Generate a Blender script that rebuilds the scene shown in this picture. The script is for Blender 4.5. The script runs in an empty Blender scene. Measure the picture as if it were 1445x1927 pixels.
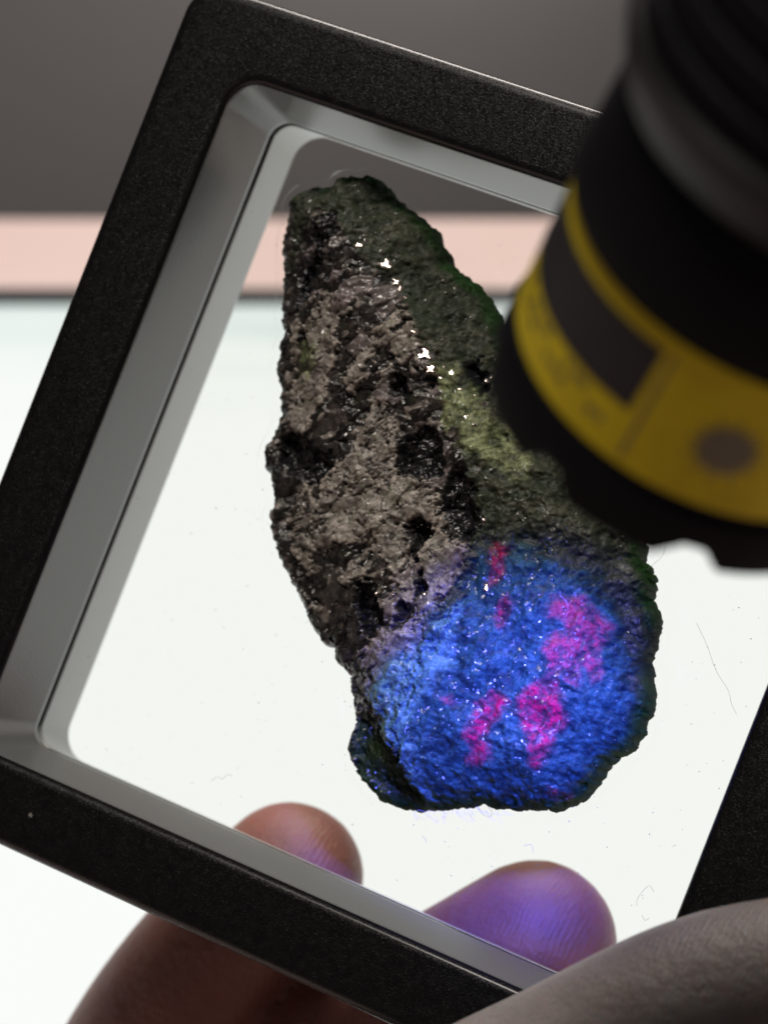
import bpy, bmesh, math, random
import numpy as np
from mathutils import Vector, Matrix
R = math.radians
random.seed(7)
sc = bpy.context.scene
# ------------------------------------------------------------------ measured data (millimetres in the frame's own axes)
OUTLINE=[[-29.87,27.157],[-28.827,28.451],[-27.368,29.345],[-25.806,29.975],[-25.358,31.009],[-24.56,31.801],[-23.64,31.771],[-22.559,32.395],[-21.116,32.171],[-20.073,31.795],[-19.336,31.062],[-18.05,30.64],[-16.59,30.385],[-15.354,30.069],[-14.744,29.629],[-13.669,29.17],[-12.568,28.052],[-11.601,27.329],[-10.743,26.572],[-9.043,25.899],[-7.601,25.549],[-6.203,24.782],[-5.072,24.13],[-3.718,22.924],[-1.914,21.017],[-0.055,19.371],[2.26,17.61],[4.769,16.218],[7.364,14.871],[10.296,13.378],[12.954,11.804],[15.247,10.393],[17.28,9.179],[17.891,8.509],[18.293,7.93],[18.317,7.099],[18.663,7.004],[18.866,5.569],[19.659,4.939],[20.471,4.33],[20.97,3.363],[21.086,2.218],[22.025,1.373],[22.573,0.624],[22.881,-0.716],[23.117,-2.017],[23.209,-3.427],[24.171,-4.942],[24.506,-5.783],[25.048,-7.707],[24.825,-8.989],[25.172,-10.765],[24.734,-12.106],[23.937,-13.148],[23.128,-14.252],[23.17,-15.492],[22.431,-17.344],[21.798,-18.799],[20.377,-20.215],[18.695,-20.903],[16.514,-21.671],[14.324,-22.448],[12.665,-22.692],[11.305,-23.682],[9.128,-24.571],[6.861,-25.855],[4.995,-26.26],[3.444,-26.284],[1.905,-25.684],[0.431,-25.282],[-0.96,-24.127],[-2.121,-22.874],[-2.332,-21.753],[-2.431,-20.301],[-2.834,-18.967],[-3.686,-17.58],[-4.274,-17.092],[-4.596,-15.981],[-6.058,-15.319],[-6.795,-15.11],[-7.592,-13.687],[-8.387,-14.169],[-9.077,-13.625],[-10.61,-12.826],[-11.539,-11.732],[-13.044,-10.214],[-14.266,-9.438],[-15.477,-8.427],[-16.682,-7.199],[-17.888,-5.972],[-18.927,-4.25],[-19.109,-2.208],[-20.043,-1.067],[-20.543,0.33],[-21.389,0.244],[-22.009,2.254],[-21.734,4.024],[-21.877,5.443],[-22.579,7.112],[-23.171,8.787],[-24.379,10.307],[-24.498,11.942],[-24.967,13.054],[-24.782,13.969],[-25.647,15.153],[-26.593,17.401],[-27.156,19.341],[-28.316,21.498],[-28.781,23.479],[-29.039,24.877],[-29.675,26.389]]
TAN=[[[-21.138,18.561],[-18.806,19.127],[-17.001,18.885],[-16.687,18.133],[-17.968,17.119],[-17.769,14.893],[-16.725,12.393],[-17.056,10.271],[-16.918,8.774],[-17.453,6.407],[-17.728,4.875],[-19.109,5.24],[-20.851,8.356],[-20.839,10.086],[-19.549,11.402],[-19.797,14.189],[-21.394,15.363],[-21.224,16.861]],[[-11.587,17.04],[-9.644,18.851],[-8.509,17.543],[-6.645,17.343],[-5.933,15.613],[-7.645,14.728],[-8.416,15.874],[-9.514,14.922],[-10.708,15.64]],[[-11.269,9.756],[-10.727,12.791],[-10.25,13.812],[-9.488,10.958],[-10.036,6.788],[-10.764,7.094]],[[-14.614,11.991],[-13.86,14.539],[-12.365,18.194],[-11.044,20.073],[-10.641,19.53],[-12.168,16.269],[-13.239,13.045],[-13.673,10.896]],[[-10.717,7.85],[-8.253,9.131],[-7.151,6.47],[-5.85,4.908],[-6.554,3.012],[-3.559,4.533],[-2.58,5.313],[-0.358,3.489],[-0.402,1.453],[-2.114,1.604],[-3.461,0.711],[-2.873,-0.28],[-1.493,-0.974],[-1.73,-3.478],[-2.291,-4.195],[-5.437,-2.843],[-6.026,-1.426],[-8.031,-2.795],[-9.615,-3.613],[-11.786,-5.22],[-12.198,-7.423],[-14.047,-6.067],[-16.037,-3.953],[-16.191,-1.551],[-15.875,-0.177],[-12.536,-1.402],[-12.99,1.279],[-12.866,2.578],[-11.632,3.824],[-10.985,5.309]],[[-0.383,-0.166],[0.642,1.057],[1.931,-0.085],[4.647,0.542],[5.081,-0.521],[3.832,-2.442],[2.967,-3.606],[2.306,-4.416],[2.178,-8.377],[1.982,-8.899],[1.182,-5.962],[1.346,-4.221],[0.795,-3.31],[-0.513,-2.851],[-0.252,-1.912]],[[-3.066,-13.713],[-2.582,-11.726],[-1.105,-10.706],[-2.544,-7.664],[-1.831,-6.381],[-0.433,-4.615],[0.571,-6.475],[2.002,-8.947],[2.4,-8.347],[2.902,-5.865],[4.327,-3.648],[5.531,-3.747],[4.703,-7.405],[3.369,-11.266],[3.296,-14.642],[3.782,-17.239],[3.511,-20.135],[1.607,-18.102],[0.09,-17.583],[-1.221,-15.857],[-2.335,-14.609]],[[-7.567,-6.357],[-7.115,-5.281],[-6.032,-5.438],[-5.563,-6.277],[-6.126,-7.224],[-7.097,-7.197]],[[-22.251,15.643],[-21.835,13.481],[-21.424,10.744],[-22.273,12.176],[-22.847,14.861]]]
DARK=[[[-0.87,6.163],[0.868,7.638],[2.526,5.726],[4.626,3.432],[4.113,1.847],[3.752,0.597],[2.441,0.665],[0.731,2.266],[-0.524,4.606]],[[-6.647,-6.405],[-3.708,-5.575],[-3.36,-7.131],[-2.597,-7.965],[-1.592,-10.389],[-2.93,-11.748],[-4.359,-10.892],[-5.07,-9.474],[-6.657,-7.821]],[[-3.257,0.505],[-2.021,1.808],[-0.087,1.402],[0.058,0.335],[-0.616,-1.6],[-0.471,-2.667],[-2.296,-1.105]],[[-3.761,17.222],[-2.482,18.401],[-1.305,17.239],[-0.401,15.312],[-1.322,14.705],[-2.796,15.871]],[[-1.205,-7.321],[-0.639,-6.544],[0.62,-6.737],[1.118,-7.945],[0.593,-9.098],[-0.523,-8.968]],[[-2.121,-14.694],[-1.027,-14.323],[-1.341,-15.568]],[[0.717,-14.817],[1.738,-15.143],[2.176,-14.636],[2.27,-15.716],[1.288,-15.767]],[[-10.058,12.914],[-9.002,13.684],[-7.812,12.97],[-7.466,12.13],[-8.505,11.761],[-9.648,11.923]],[[-7.488,15.067],[-5.834,15.083],[-5.168,14.471],[-5.998,13.612],[-7.136,13.492]],[[-23.495,23.012],[-23.91,25.474],[-22.177,27.203],[-21.005,25.862],[-22.099,22.615],[-21.752,18.121],[-22.674,16.651],[-24.217,19.59]],[[-20.934,3.723],[-17.833,5.124],[-12.562,4.169],[-13.737,1.177],[-15.85,0.404],[-18.765,0.772]],[[-7.637,8.219],[-3.907,10.688],[-1.472,7.628],[-1.381,5.976],[-3.33,4.982],[-5.593,4.72],[-6.922,6.78]],[[-0.635,-4.411],[-0.016,-3.056],[1.545,-4.705],[1.182,-5.962],[1.772,-8.533],[0.819,-7.22]]]
OLIVE=[[[-6.192,15.522],[-5.103,16.469],[-3.466,15.353],[-0.813,14.605],[1.26,13.1],[2.98,13.157],[5.733,11.359],[5.966,8.66],[2.599,9.107],[0.369,8.858],[-1.909,10.842],[-4.256,12.255]],[[-21.626,12.69],[-20.44,13.966],[-19.27,13.223],[-18.789,11.783],[-19.873,10.714],[-21.037,10.995]]]
RUBY=[[[15.083,-9.844],[16.589,-8.1],[17.969,-9.696],[18.812,-11.223],[18.558,-12.966],[18.498,-14.632],[18.361,-16.109],[17.92,-16.835],[17.045,-16.146],[16.864,-14.793],[15.217,-13.116],[14.362,-12.273],[14.255,-11.38]],[[11.889,-11.595],[13.077,-12.065],[13.214,-13.664],[12.604,-15.119],[12.204,-15.968],[13.245,-17.673],[12.154,-18.939],[11.42,-18.903],[11.533,-17.422],[10.807,-16.774],[10.78,-14.878],[10.904,-13.42]],[[13.781,-1.158],[16.207,-0.013],[17.493,-1.387],[19.17,-1.926],[19.577,-2.939],[19.517,-4.603],[20.313,-6.861],[19.964,-7.248],[19.103,-5.945],[18.189,-6.05],[18.714,-7.979],[17.915,-7.8],[17.205,-6.685],[16.589,-8.1],[15.954,-8.348],[15.573,-6.849],[14.854,-6.194],[14.972,-4.719],[16.278,-3.747],[15.368,-2.697],[14.144,-2.671]],[[9.327,-2.856],[10.181,-3.471],[10.088,-4.724],[9.688,-5.576],[9.354,-4.757]],[[6.287,1.49],[7.316,1.375],[8.08,-0.502],[7.521,-2.101],[6.932,-0.658]],[[20.838,-18.604],[21.504,-18.442],[21.488,-19.375],[21.064,-19.439]],[[19.544,-18.748],[20.066,-18.645],[20.043,-19.146]],[[7.602,-13.615],[7.802,-13.537],[8.337,-13.991],[8.137,-14.07]]]
DOME=[[5.002,-0.328],[7.368,1.673],[12.232,2.391],[16.007,2.163],[18.956,-0.279],[22.207,-4.484],[25.511,-10.791],[23.546,-18.643],[14.119,-23.318],[8.426,-25.649],[5.309,-21.641],[3.367,-19.077],[3.801,-14.444],[3.884,-9.672],[3.912,-5.479]]
RIDGE=[[-25.08,28.269],[-21.754,26.19],[-17.816,24.055],[-13.39,22.119],[-9.849,19.348],[-6.858,16.42],[-4.606,13.823],[-1.653,10.934],[0.769,7.882],[3.266,3.206],[4.346,-0.854],[3.299,-6.829],[2.845,-14.261],[3.169,-18.598],[5.309,-21.641],[8.578,-25.31]]
TOPG=[[-29.215,27.785],[-18.503,33.013],[-13.239,29.017],[-15.9,25.271],[-18.654,26.07],[-21.859,26.443],[-24.442,26.744],[-25.379,23.828],[-24.759,19.407],[-25.999,20.145]]
UPL=[-21.187,22.634]
CYAN_GLOW=[[3.258,-20.236],[0.744,-18.444],[-0.255,-16.038],[0.727,-13.414],[2.973,-10.304],[4.11,-5.961],[5.871,-5.287],[6.889,-9.897],[5.455,-14.907],[4.933,-17.896],[6.813,-21.035],[8.888,-23.522],[7.937,-24.463],[5.56,-21.54]]
FOOT=[[6.841,-25.806],[9.933,-24.655],[12.552,-23.133],[15.468,-22.391]]
LOBE=[[-1.134,-18.067],[0.489,-18.545],[3.258,-20.236],[5.309,-21.641],[8.578,-25.31],[4.66,-28.583],[0.433,-26.963],[-1.971,-21.205]]
GLINT=[[-18.313,24.629,0.32085561497326204],[-15.117,23.762,0.4812834224598931],[-13.539,22.418,0.37433155080213903],[-12.945,21.995,0.21390374331550802],[-21.264,25.879,0.21390374331550802],[-17.95,21.72,0.21390374331550802],[-9.135,18.259,0.26737967914438504],[-7.347,16.509,0.5882352941176471],[-6.107,15.365,0.4812834224598931],[7.189,-2.553,0.32085561497326204],[4.534,3.381,0.26737967914438504],[-4.4,15.797,0.21390374331550802],[-5.246,14.993,0.21390374331550802],[-1.507,16.31,0.21390374331550802],[-0.333,14.152,0.21390374331550802],[-2.717,12.127,0.21390374331550802],[-1.28,12.192,0.26737967914438504],[-3.325,-7.106,0.21390374331550802],[1.701,-5.305,0.21390374331550802],[4.922,11.91,0.21390374331550802],[-12.108,14.051,0.16042780748663102],[-3.685,-5.953,0.16042780748663102],[-5.239,16.121,0.13903743315508021],[-3.078,14.578,0.13903743315508021],[-1.518,14.626,0.12834224598930483],[-0.155,11.867,0.13903743315508021],[0.679,13.953,0.13903743315508021],[-1.071,9.972,0.12834224598930483],[-13.93,17.28,0.16042780748663102],[-11.978,21.246,0.18181818181818182],[-11.106,20.58,0.13903743315508021],[-14.692,13.031,0.16042780748663102],[-10.72,14.311,0.16042780748663102],[-9.589,14.029,0.13903743315508021],[-20.575,20.143,0.12834224598930483],[-23.624,22.159,0.11764705882352942],[-1.248,16.961,0.13903743315508021],[-21.898,17.166,0.12834224598930483],[-7.594,-6.871,0.12834224598930483],[-1.497,-6.523,0.13903743315508021],[11.774,11.187,0.12834224598930483],[9.011,11.285,0.13903743315508021],[11.325,10.197,0.11764705882352942]]
HAIRS=[[[25.815,1.692],[27.607,0.0],[29.321,-1.931],[31.147,-3.311],[31.905,-4.389],[32.76,-5.151]],[[20.092,7.986],[20.429,6.715],[20.283,5.655],[20.129,4.759]],[[30.506,-25.879],[30.319,-25.132],[30.848,-23.643],[31.535,-23.961]],[[31.307,-26.477],[31.735,-26.846],[32.073,-26.429]],[[12.552,-23.133],[12.825,-22.796],[13.213,-23.313],[13.652,-23.528],[14.084,-23.294],[14.228,-22.786],[13.95,-22.393]],[[7.996,-27.883],[8.351,-28.021],[8.663,-28.345]],[[-14.897,-31.317],[-14.42,-30.659],[-13.906,-30.683],[-13.431,-30.026],[-13.014,-29.974]],[[17.925,-24.856],[18.631,-24.452],[19.052,-25.061]]]
BARSPECK=[-27.358,-40.322]
HAND=[[[-9.645,-39.76,-19.5,8.3],[-15.443,-52.823,-21,8.9],[-19.398,-66.694,-24,9.6],[-23.563,-89.782,-30,10],[-24.18,-112.334,-28,11.5]],[[18.142,-35.65,-19.5,8.9],[10.636,-45.274,-21,9.2],[-0.168,-58.58,-25,9.8],[-14.144,-79.757,-31,10.2],[-22.822,-103.949,-28,12]],[[53.033,-24.305,22,9.3],[45.47,-30.979,23,10.6],[37.306,-40.296,24,10.8],[25.675,-54.464,20,11.2],[8.619,-83.433,0,13.5],[-4.954,-108.815,-16,15]],[[-5.773,-67.845,-27,8],[-12.844,-77.875,-31,8.6],[-20.327,-93.445,-34,9.3],[-24.778,-110.886,-32,10],[-25.99,-120.479,-26,11.5]],[[-9.096,-85.616,-30,7],[-15.137,-96.036,-33,7.6],[-22.126,-109.807,-33,8.2],[-25.438,-126.613,-26,10.5]],[[-22.737,-109.056,-28,12.5],[-16.409,-121.013,-22,15],[-9.881,-133.783,-14,17]],[[-16.62,-104.394,-26,12.5],[-8.838,-116.147,-18,15],[-5.391,-130.78,-12,17]],[[-26.457,-119.428,-26,11.5],[-21.488,-126.176,-20,14],[-14.333,-136.118,-14,17]],[[-10.871,-133.09,-14,18],[-5.252,-152.179,-6,20],[2.415,-181.932,6,24]]]
POSE_R=[[0.881343,0.365545,-0.299352],[-0.344161,0.930777,0.123321],[0.323709,-0.005662,0.94614]]
POSE_T=[6.9709,-3.4579,-265.3125]
FOCAL=4975.67541526721
TORCH_O=[22.564,9.912,-183.0]
TORCH_Z=[-0.31101,-0.66702,-0.67702]
TORCH_X=[-0.92968,0.36148,0.07093]
BEAM=[14.222,-20.423,-255.0]
BEAM2=[12.523,-44.517,-268.0]

MM = 0.001
# ------------------------------------------------------------------ camera
CAM_H, PITCH = 0.27, 35.0
cd = bpy.data.cameras.new('camera'); cam = bpy.data.objects.new('camera', cd); sc.collection.objects.link(cam)
cam.location = (0, 0, CAM_H); cam.rotation_euler = (R(90 - PITCH), 0, 0)
cd.sensor_fit = 'VERTICAL'; cd.sensor_height = 36; cd.lens = FOCAL / 1927 * 36
cd.clip_start = 0.01; cd.clip_end = 50
cd.dof.use_dof = True; cd.dof.focus_distance = 0.252
APERTURE = 0.0036
cd.dof.aperture_fstop = cd.lens * 0.001 / APERTURE
sc.camera = cam
CW = Matrix.Translation((0, 0, CAM_H)) @ Matrix.Rotation(R(90 - PITCH), 4, 'X')
POSE = CW @ (Matrix.Translation([v * MM for v in POSE_T]) @ Matrix(POSE_R).to_4x4())
POSE_INV = POSE.inverted()
# ------------------------------------------------------------------ world and lamps
w = bpy.data.worlds.new("World"); sc.world = w; w.use_nodes = True
bg = w.node_tree.nodes['Background']; bg.inputs[0].default_value = (.82, .80, .86, 1); bg.inputs[1].default_value = 0.022
def area(name, loc, target, size, power, col):
    l = bpy.data.lights.new(name, 'AREA'); l.shape = 'RECTANGLE'; l.size = size[0]; l.size_y = size[1]; l.energy = power; l.color = col
    o = bpy.data.objects.new(name, l); sc.collection.objects.link(o); o.location = loc
    o.rotation_euler = (Vector(target) - Vector(loc)).to_track_quat('-Z', 'Y').to_euler()
    return o
WINDOW_AT = Vector((0.12, 1.0, 0.80)); CEIL_AT = Vector((-0.04, 0.12, 1.14))
area('window_light', WINDOW_AT, (0, .45, 0), (.32, .20), 7.3, (1.0, .90, .84))
area('ceiling_light', CEIL_AT, (0, .2, .12), (.24, .24), 8.4, (1.0, .92, .85))
spot = bpy.data.lights.new('torch_beam', 'SPOT'); spot.energy = 1.75; spot.color = (.11, .12, 1.0)
spot.spot_size = R(27.5); spot.spot_blend = 1.0; spot.shadow_soft_size = 0.004
spot_o = bpy.data.objects.new('torch_beam', spot); sc.collection.objects.link(spot_o)
spill = spot.copy(); spill.energy = .075; spill.spot_size = R(19); spill.spot_blend = .9
spill_o = bpy.data.objects.new('torch_spill', spill); sc.collection.objects.link(spill_o)
area('wall_gradient_fill', (0.1, 1.395, -.225), (0, 1.46, -.36), (1.4, .03), 1.25, (1.0, .95, .92))  # unseen strip added only to grade the wall from light to dark
sc.view_settings.view_transform = 'Standard'; sc.view_settings.look = 'None'; sc.view_settings.exposure = 0; sc.view_settings.gamma = 1
sc.render.engine = 'CYCLES'
sc.cycles.use_denoising = True
sc.cycles.max_bounces = 10; sc.cycles.transparent_max_bounces = 24; sc.cycles.sample_clamp_indirect = 6
sc.cycles.caustics_reflective = False; sc.cycles.caustics_refractive = False
# ------------------------------------------------------------------ helpers
COL = sc.collection
def link(name, me, mats=None, parent=None, matrix=None, smooth=True):
    o = bpy.data.objects.new(name, me); COL.objects.link(o)
    for m in (mats or []): me.materials.append(m)
    if parent is not None: o.parent = parent
    if matrix is not None: o.matrix_world = matrix
    if smooth and len(me.polygons): me.polygons.foreach_set('use_smooth', [True] * len(me.polygons))
    return o
def tag(o, label=None, cat=None, group=None, kind=None):
    for k, v in (('label', label), ('category', cat), ('group', group), ('kind', kind)):
        if v: o[k] = v
    return o
def empty(name, matrix):
    o = bpy.data.objects.new(name, None); COL.objects.link(o); o.matrix_world = matrix; o.empty_display_size = .01
    return o
def mesh_from(name, verts, faces):
    me = bpy.data.meshes.new(name); me.from_pydata([tuple(v) for v in verts], [], faces); me.update(); return me
class Mat:
    def __init__(s, name):
        s.m = bpy.data.materials.new(name); s.m.use_nodes = True; s.nt = s.m.node_tree; s.N = s.nt.nodes; s.L = s.nt.links
        s.p = s.N['Principled BSDF']; s.out = s.N['Material Output']
    def n(s, t, **k):
        x = s.N.new(t)
        for a, b in k.items():
            if a.startswith('_'): setattr(x, a[1:], b)
            else: x.inputs[a.replace('_', ' ')].default_value = b
        return x
    def l(s, a, b): s.L.new(a, b)
    def coord(s): return s.n('ShaderNodeTexCoord').outputs['Object']
    def noise(s, scale, detail=3, rough=.55, vec=None, dist=0):
        x = s.n('ShaderNodeTexNoise', Scale=scale, Detail=detail, Roughness=rough, Distortion=dist); s.l(vec or s.coord(), x.inputs['Vector']); return x
    def ramp(s, fac, stops):
        x = s.n('ShaderNodeValToRGB'); e = x.color_ramp.elements
        while len(e) < len(stops): e.new(.5)
        for i, (a, c) in enumerate(stops): e[i].position = a; e[i].color = c if len(c) == 4 else (*c, 1)
        s.l(fac, x.inputs[0]); return x
    def bump(s, h, strength, dist, normal=None):
        x = s.n('ShaderNodeBump', Strength=strength, Distance=dist); s.l(h, x.inputs['Height'])
        if normal is not None: s.l(normal, x.inputs['Normal'])
        return x
    def sparkle(s, scale, amount, normal=None):
        """small flakes, each leaning its own way: the normal leans by a random colour per cell"""
        v = s.n('ShaderNodeTexVoronoi', Scale=scale); s.l(s.coord(), v.inputs['Vector'])
        a = s.n('ShaderNodeVectorMath', _operation='SUBTRACT'); s.l(v.outputs['Color'], a.inputs[0]); a.inputs[1].default_value = (.5, .5, .5)
        b = s.n('ShaderNodeVectorMath', _operation='SCALE'); s.l(a.outputs[0], b.inputs[0]); b.inputs['Scale'].default_value = amount
        g = s.n('ShaderNodeNewGeometry').outputs['Normal'] if normal is None else normal
        c = s.n('ShaderNodeVectorMath', _operation='ADD'); s.l(b.outputs[0], c.inputs[0]); s.l(g, c.inputs[1])
        d = s.n('ShaderNodeVectorMath', _operation='NORMALIZE'); s.l(c.outputs[0], d.inputs[0]); return d.outputs[0]
    def base(s, col=None, rough=.5, spec=None, metal=0):
        if col: s.p.inputs['Base Color'].default_value = (*col, 1)
        s.p.inputs['Roughness'].default_value = rough; s.p.inputs['Metallic'].default_value = metal
        if spec is not None: s.p.inputs['Specular IOR Level'].default_value = spec
        return s
# ------------------------------------------------------------------ materials
m_frame = Mat('grained black plastic').base((.0042, .004, .0042), .34, .17)
m_frame.p.inputs['Coat Weight'].default_value = .5; m_frame.p.inputs['Coat Roughness'].default_value = .2
nz = m_frame.noise(5200, 3, .6)
b1 = m_frame.bump(nz.outputs[0], .55, .00012)
sp = m_frame.sparkle(5600, .22, b1.outputs[0])
m_frame.l(sp, m_frame.p.inputs['Normal'])
nz2 = m_frame.noise(900, 3); rr = m_frame.ramp(nz2.outputs[0], [(.3, (.28,) * 3), (.7, (.46,) * 3)]); m_frame.l(rr.outputs[0], m_frame.p.inputs['Roughness'])

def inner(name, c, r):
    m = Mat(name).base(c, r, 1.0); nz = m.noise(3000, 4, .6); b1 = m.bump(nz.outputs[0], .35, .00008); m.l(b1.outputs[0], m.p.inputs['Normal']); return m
m_inner = inner('front inner wall plastic painted as lit', (.15, .157, .154), .30)  # black plastic paled to stand for panel light reflected on it
m_inner2 = inner('back inner wall plastic painted brighter lit', (.38, .395, .385), .28)  # same plastic painted paler again for the brighter light on the back half

def m_simple(name, col, rough, spec=.5, bump=None):
    m = Mat(name).base(col, rough, spec)
    if bump:
        nz = m.noise(bump[0], 4, .6); b = m.bump(nz.outputs[0], bump[1], bump[2]); m.l(b.outputs[0], m.p.inputs['Normal'])
    return m
m_film = Mat('clear elastic film')
tr = m_film.n('ShaderNodeBsdfTransparent'); tr.inputs[0].default_value = (.972, .974, .965, 1)
gl = m_film.n('ShaderNodeBsdfGlossy'); gl.inputs['Roughness'].default_value = .16; gl.inputs['Color'].default_value = (1, 1, 1, 1)
nz = m_film.noise(120, 3); bb = m_film.bump(nz.outputs[0], .25, .0004); m_film.l(bb.outputs[0], gl.inputs['Normal'])
fr = m_film.n('ShaderNodeFresnel', IOR=1.2)
fk = m_film.n('ShaderNodeMath', _operation='MULTIPLY'); m_film.l(fr.outputs[0], fk.inputs[0]); fk.inputs[1].default_value = .13
mx = m_film.n('ShaderNodeMixShader'); m_film.l(fk.outputs[0], mx.inputs[0]); m_film.l(tr.outputs[0], mx.inputs[1]); m_film.l(gl.outputs[0], mx.inputs[2])
m_film.l(mx.outputs[0], m_film.out.inputs['Surface'])
# ------------------------------------------------------------------ numpy noise
def _h(ix, iy, s):
    n = (ix * 374761393 + iy * 668265263 + s * 974634777) & 0xffffffff
    n = ((n ^ (n >> 13)) * 1274126177) & 0xffffffff
    n = ((n ^ (n >> 16)) * 2246822519) & 0xffffffff
    return ((n ^ (n >> 15)) & 0xffffff) / float(0xffffff)
def vnoise(x, y, s=0):
    ix = np.floor(x).astype(np.int64); iy = np.floor(y).astype(np.int64); fx = x - ix; fy = y - iy
    u = fx * fx * fx * (fx * (fx * 6 - 15) + 10); v = fy * fy * fy * (fy * (fy * 6 - 15) + 10)
    return ((_h(ix, iy, s) * (1 - u) + _h(ix + 1, iy, s) * u) * (1 - v) + (_h(ix, iy + 1, s) * (1 - u) + _h(ix + 1, iy + 1, s) * u) * v) * 2 - 1
def fbm(x, y, cell, octs, s=0, gain=.5, ridged=False):
    a = np.zeros_like(x); amp = 1.; tot = 0.; f = 1. / cell
    for o in range(octs):
        n = vnoise(x * f + 17.3 * o, y * f - 9.1 * o, s + o)
        if ridged: n = 1 - 2 * np.abs(n)
        a += amp * n; tot += amp; amp *= gain; f *= 2.03
    return a / tot
def cells(x, y, size, s=0, jitter=.9):
    """nearest jittered-lattice cell: random value per cell, offset from its centre, F1, F2"""
    gx = x / size; gy = y / size; ix = np.floor(gx).astype(np.int64); iy = np.floor(gy).astype(np.int64)
    f1 = np.full_like(x, 1e9); f2 = np.full_like(x, 1e9); cx = np.zeros_like(x); cy = np.zeros_like(x); ci = np.zeros(x.shape, np.int64); cj = np.zeros(x.shape, np.int64)
    for a in (-1, 0, 1):
        for b in (-1, 0, 1):
            jx = ix + a; jy = iy + b
            px = jx + .5 + (_h(jx, jy, s) - .5) * jitter; py = jy + .5 + (_h(jx, jy, s + 31) - .5) * jitter
            d = np.hypot(gx - px, gy - py); c = d < f1
            f2 = np.where(c, f1, np.minimum(f2, d)); f1 = np.where(c, d, f1)
            cx = np.where(c, px, cx); cy = np.where(c, py, cy); ci = np.where(c, jx, ci); cj = np.where(c, jy, cj)
    return (lambda k: _h(ci, cj, s + k)), (gx - cx) * size, (gy - cy) * size, f1, f2
def sdf_poly(x, y, poly):
    """signed distance, positive inside"""
    P = np.array(poly); Q = np.roll(P, -1, 0); d = np.full(x.shape, 1e9); ins = np.zeros(x.shape, bool)
    for (ax, ay), (bx, by) in zip(P, Q):
        ex, ey = bx - ax, by - ay; L = ex * ex + ey * ey + 1e-12
        t = np.clip(((x - ax) * ex + (y - ay) * ey) / L, 0, 1)
        d = np.minimum(d, (x - ax - t * ex) ** 2 + (y - ay - t * ey) ** 2)
        if ay != by:
            c = ((ay > y) != (by > y)) & (x < (bx - ax) * (y - ay) / (by - ay) + ax); ins ^= c
    d = np.sqrt(d); return np.where(ins, d, -d)
def side_line(x, y, line):
    """signed distance to an open polyline, + on the right of its direction"""
    d = np.full(x.shape, 1e9); sg = np.zeros(x.shape)
    for (ax, ay), (bx, by) in zip(line[:-1], line[1:]):
        ex, ey = bx - ax, by - ay; t = np.clip(((x - ax) * ex + (y - ay) * ey) / (ex * ex + ey * ey), 0, 1)
        dd = np.hypot(x - ax - t * ex, y - ay - t * ey); cr = -(ex * (y - ay) - ey * (x - ax)); c = dd < d
        d = np.where(c, dd, d); sg = np.where(c, np.sign(cr), sg)
    return -d * sg
def sstep(a, b, x):
    t = np.clip((x - a) / (b - a), 0, 1); return t * t * (3 - 2 * t)

# ================================================================== SETTING
floor = link('floor', mesh_from('floor', [(-4, -3, -.72), (4, -3, -.72), (4, 4, -.72), (-4, 4, -.72)], [(0, 1, 2, 3)]), [m_simple('dark grey carpet', (.05, .045, .045), .9, .3, (60, .5, .01)).m], smooth=False); tag(floor, kind='structure')
m_wall = m_simple('grey wall paint', (.24, .228, .224), .7, .3, (40, .2, .003))
wall = link('wall', mesh_from('wall', [(-4, 1.45, -.72), (4, 1.45, -.72), (4, 1.45, 2.3), (-4, 1.45, 2.3)], [(0, 1, 2, 3)]), [m_wall.m], smooth=False); tag(wall, kind='structure')
def box_mesh(name, x0, x1, y0, y1, z0, z1, bevel=0.002, seg=3):
    bm = bmesh.new(); bmesh.ops.create_cube(bm, size=1)
    for v in bm.verts: v.co = Vector((x0 if v.co.x < 0 else x1, y0 if v.co.y < 0 else y1, z0 if v.co.z < 0 else z1))
    if bevel: bmesh.ops.bevel(bm, geom=bm.edges[:], offset=bevel, segments=seg, profile=.5, affect='EDGES')
    me = bpy.data.meshes.new(name); bm.to_mesh(me); bm.free(); return me
TAB_Y = .5515 * .9
table = empty('table', Matrix.Translation((0, .2, -.72)))
tag(table, 'pale pink tabletop seen as a blurred band beyond the glowing panel', 'table')
m_pink = Mat('pale pink laminate').base((.80, .60, .545), .55, .35)
nz = m_pink.noise(9, 3); rp = m_pink.ramp(nz.outputs[0], [(.35, (.70, .55, .52)), (.7, (.75, .615, .585))]); m_pink.l(rp.outputs[0], m_pink.p.inputs['Base Color'])
top = link('tabletop', box_mesh('tabletop', -.9, .9, -.35, TAB_Y, -.028, 0, .004), [m_pink.m], table); top.matrix_world = Matrix()
m_leg = m_simple('dark metal', (.04, .04, .04), .45)
for lx in (-.82, .82):
    for ly in (-.28, .42):
        lg = link('leg', box_mesh('leg', lx - .02, lx + .02, ly - .02, ly + .02, -.7195, -.0285, .003), [m_leg.m], table); lg.matrix_world = Matrix()
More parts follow.
